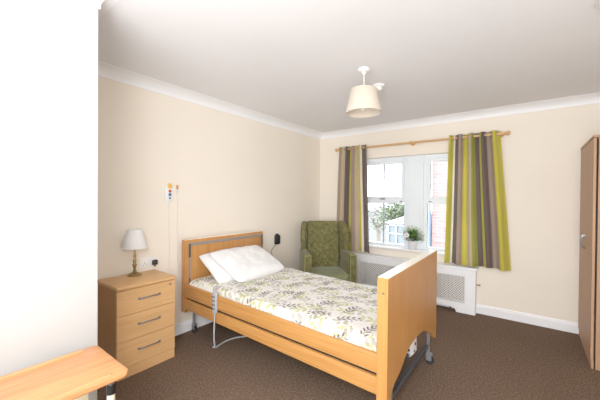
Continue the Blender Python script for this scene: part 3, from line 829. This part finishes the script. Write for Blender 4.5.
# ------------------------------------------------------------------ overbed table in the foreground
tz = .645; tx0, tx1, ty0, ty1 = 1.085, 1.460, -4.62, -3.70
r = thing('overbed_table', 'wood topped overbed table on a cream metal post beside the white pier', 'table', (1.27, -4.1, 0))
def rrect(x0, x1, y0, y1, rad, n=8):
    P = []
    for cx_, cy_, a in ((x1-rad, y1-rad, 0), (x0+rad, y1-rad, PI/2), (x0+rad, y0+rad, PI), (x1-rad, y0+rad, 1.5*PI)):
        P += [(cx_+rad*math.cos(a+PI/2*i/n), cy_+rad*math.sin(a+PI/2*i/n)) for i in range(n+1)]
    return P
tt = MB().prism(rrect(tx0, tx1, ty0, ty1, .022), 2, tz-.022, tz, .004, 2).build('tabletop', M['table_y'], r)
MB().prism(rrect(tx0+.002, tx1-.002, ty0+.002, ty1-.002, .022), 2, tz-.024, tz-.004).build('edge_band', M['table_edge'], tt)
for x in (tx0+.010, tx1-.042):
    MB().prism([(x, tz-.001), (x+.004, tz+.006), (x+.018, tz+.007), (x+.026, tz-.001)], 1, ty0+.10, ty1-.07, ).build('raised_lip', M['table_y'], tt)
MB().box(1.135, 1.215, -3.86, -3.775, .06, tz-.024, .008, 2).build('post', M['whitemetal'], r)
MB().box(1.13, 1.42, -4.50, -3.74, tz-.036, tz-.024, .003).build('top_bracket', M['whitemetal'], r)
MB().cyl((1.40, -3.752, .10), (1.40, -3.752, .545), .016, n=20).build('tube', M['whitemetal'], r)
MB().cyl((1.40, -3.752, .545), (1.40, -3.752, .588), .0185, n=20).build('collar', M['black'], r)
MB().lathe([(.016, 0), (.016, .006), (.010, .014), (.006, .022), (0, .023)], (1.40, -3.752, .588), 20).build('knob', M['steel'], r)
bs = MB().box(1.13, 1.42, -3.875, -3.735, .065, .10, .006, 2).box(1.13, 1.19, -4.5, -3.73, .055, .09, .006, 2).box(1.37, 1.43, -4.5, -3.73, .055, .09, .006, 2)
bs.build('base', M['whitemetal'], r)
for x in (1.16, 1.40):
    for y in (-4.47, -3.76):
        c = MB().cyl((x-.012, y, .026), (x+.012, y, .026), .026, n=20).box(x-.004, x+.004, y-.01, y+.01, .03, .058, .002).build('castor', M['rubber'], r)

# ------------------------------------------------------------------ outside
GZ = -2.8
struct('ground', MB().box(-30, 22, .8, 45, GZ-.2, GZ, 0), M['ground'])
r = thing('brick_house', 'neighbouring red brick house seen through the right window', 'house', (3.5, 7.0, GZ))
MB().box(.58, 7.5, 5.0, 9.0, GZ, 3.2, .01).build('wall', M['brick'], r)
MB().prism([(4.7, 3.2), (9.3, 3.2), (7.0, 4.9)], 0, .3, 7.8).build('roof', M['bark'], r)
MB().cyl((.52, 4.93, GZ), (.52, 4.93, 3.2), .055, n=14).build('corner_strip', M['cornerblue'], r)  # pale blue upright strip at the house corner
MB().box(.64, 7.5, 4.96, 5.0, .19, .225, .004).build('stay_stand_in', M['fence'], r)  # line on the brick standing in for the window stay
MB().box(2.6, 3.6, 4.97, 5.0, -1.6, -.4, .01).build('window', M['consglass'], r)
# conservatory
r = thing('conservatory', 'white framed conservatory with blue grey glazing seen below the left window', 'conservatory', (-.6, 7.0, GZ))
MB().box(-1.15, .0, 6.2, 8.4, GZ, .52, .01).build('glazing', M['consglass'], r)
MB().prism([(-1.25, .52), (.1, .52), (.1, .88), (-.3, .90), (-1.25, .56)], 1, 6.1, 8.5).build('roof', M['roofglass'], r)
cf = MB()
for i in range(5): cf.box(-1.17+i*.28, -1.12+i*.28, 6.14, 6.2, GZ, .52, .005)
for z in (.44, .14, -.42, -1.6, GZ): cf.box(-1.17, .01, 6.14, 6.2, z, z+.06, .005)
for i in range(4): cf.box(.0, .06, 6.15+i*.7, 6.22+i*.7, GZ, .52, .005)
cf.build('frame', M['conserv'], r)
# trees
def tree(name, label, x, y, h, rad, n, mat, seed):
    rnd = random.Random(seed)
    r = thing(name, label, 'tree', (x, y, GZ), 0, 'trees beyond the conservatory')
    t = MB().tube([(x, y, GZ), (x+.05, y, GZ+(h-GZ)*.4), (x-.03, y, h-rad)], [.16, .12, .07], 10, 3)
    for i in range(6):
        a = i*1.1; t.tube([(x, y, h-rad*1.5), (x+rad*.5*math.cos(a), y+rad*.5*math.sin(a), h-rad*.6)], .035, 6, 0)
    t.build('trunk', M['bark'], r)
    b = bmesh.new()
    for i in range(n):
        d = Vector((rnd.gauss(0, 1), rnd.gauss(0, 1), rnd.gauss(0, 1))).normalized()*(rnd.random()**.5)
        p = Vector((x, y, h-rad*.8))+Vector((d.x*rad, d.y*rad, d.z*rad*.8))
        leaf(b, p, (rnd.uniform(-1, 1), rnd.uniform(-1, 1), rnd.uniform(-.6, .6)), rnd.uniform(.10, .2), rnd.uniform(.04, .08))
    m = MB(); m.add(b); m.build('crown', mat, r)
tree('leafy_tree', 'green leafy tree standing behind the conservatory', -2.05, 9.6, 1.3, .8, 1000, M['treeleaf'], 3)
tree('leafy_tree', 'pale sparse tree at the left edge of the left window', -4.2, 12.5, 1.0, 1.0, 500, M['hedge'], 5)
# far houses and fence
r = thing('far_house', 'pale hazy house beyond the trees', 'house', (-9, 20, GZ))
MB().box(-13, -6.0, 19, 23, GZ, .4, .02).build('wall', M['fence'], r)
MB().prism([(18.7, .4), (23.3, .4), (21, 1.1)], 0, -13.2, -5.8).build('roof', M['ground'], r)
fe = thing('garden_fence', 'low grey garden fence outside below the window', 'fence', (-2.5, 6.0, GZ))
fp = MB()
for i in range(20): fp.box(-6.2+i*.2, -6.04+i*.2, 7.2, 7.23, GZ, -.55, .004)
fp.build('boards', M['fence'], fe)
MB().box(-6.2, -2.2, 7.23, 7.27, -.75, -.66, .004).box(-6.2, -2.2, 7.23, 7.27, -2.4, -2.3, .004).build('rail', M['fence'], fe)

# ------------------------------------------------------------------ light
W = bpy.data.worlds.new('bright_overcast'); bpy.context.scene.world = W; W.use_nodes = True
nt = W.node_tree; bg = nt.nodes['Background']
tc = nt.nodes.new('ShaderNodeTexCoord'); gr = nt.nodes.new('ShaderNodeSeparateXYZ'); rp = nt.nodes.new('ShaderNodeValToRGB')
nt.links.new(tc.outputs['Generated'], gr.inputs[0]); nt.links.new(gr.outputs[2], rp.inputs[0]); nt.links.new(rp.outputs[0], bg.inputs[0])
rp.color_ramp.elements[0].color = (1, 1, 1, 1); rp.color_ramp.elements[1].color = (.86, .93, 1, 1)
bg.inputs[1].default_value = 8.0

def area(name, loc, target, size, power, col=(1, 1, 1), size_y=None, spread=PI):
    l = bpy.data.lights.new(name, 'AREA'); l.energy = power; l.color = col; l.size = size
    if size_y: l.shape = 'RECTANGLE'; l.size_y = size_y
    l.spread = spread
    o = bpy.data.objects.new(name, l); C.objects.link(o); o.location = loc
    o.rotation_euler = (Vector(target)-Vector(loc)).to_track_quat('-Z', 'Y').to_euler(); return o
# the photographer's flash, then two added fill lamps behind the camera
area('bounced_flash', (2.5, -5.3, 2.35), (1.7, -2.3, .6), 2.2, 76, (.985, .99, 1), 1.4)
area('camera_flash', (2.75, -4.75, 1.85), (.4, -2.3, .9), .5, 26, (1, 1, 1))
area('ceiling_fill', (2.4, -5.1, 1.1), (2.4, -4.6, 2.47), 2.0, 34, (.965, .985, 1))  # added upward lamp that brightens the ceiling
area('low_fill', (2.9, -5.6, .9), (2.1, -1.0, 2.47), 1.8, 62, (.985, .99, 1))  # added low lamp that evens out ceiling and bed side

# ------------------------------------------------------------------ camera (solved from the room's vanishing lines)
yaw, pit, rol = .6496, -.0084, .0082
cam = bpy.data.cameras.new('camera'); co = bpy.data.objects.new('camera', cam); C.objects.link(co)
f = Vector((-math.sin(yaw)*math.cos(pit), math.cos(yaw)*math.cos(pit), math.sin(pit)))
rr_ = Vector((math.cos(yaw), math.sin(yaw), 0)); u = rr_.cross(f)
c_, s_ = math.cos(rol), math.sin(rol)
X = rr_*c_+u*s_; Y = -rr_*s_+u*c_; Z = -f
m = Matrix(((X.x, Y.x, Z.x), (X.y, Y.y, Z.y), (X.z, Y.z, Z.z))).to_4x4(); m.translation = (2.8485, -4.3057, 1.4067)
co.matrix_world = m; cam.lens = 303.1137*36/600; cam.sensor_width = 36; cam.clip_start = .02; cam.clip_end = 200
sc = bpy.context.scene; sc.camera = co
sc.view_settings.view_transform = 'Standard'; sc.view_settings.look = 'None'
sc.view_settings.exposure = -0.04; sc.view_settings.gamma = 1.22
sc.cycles.max_bounces = 8; sc.cycles.diffuse_bounces = 5; sc.cycles.sample_clamp_indirect = 6
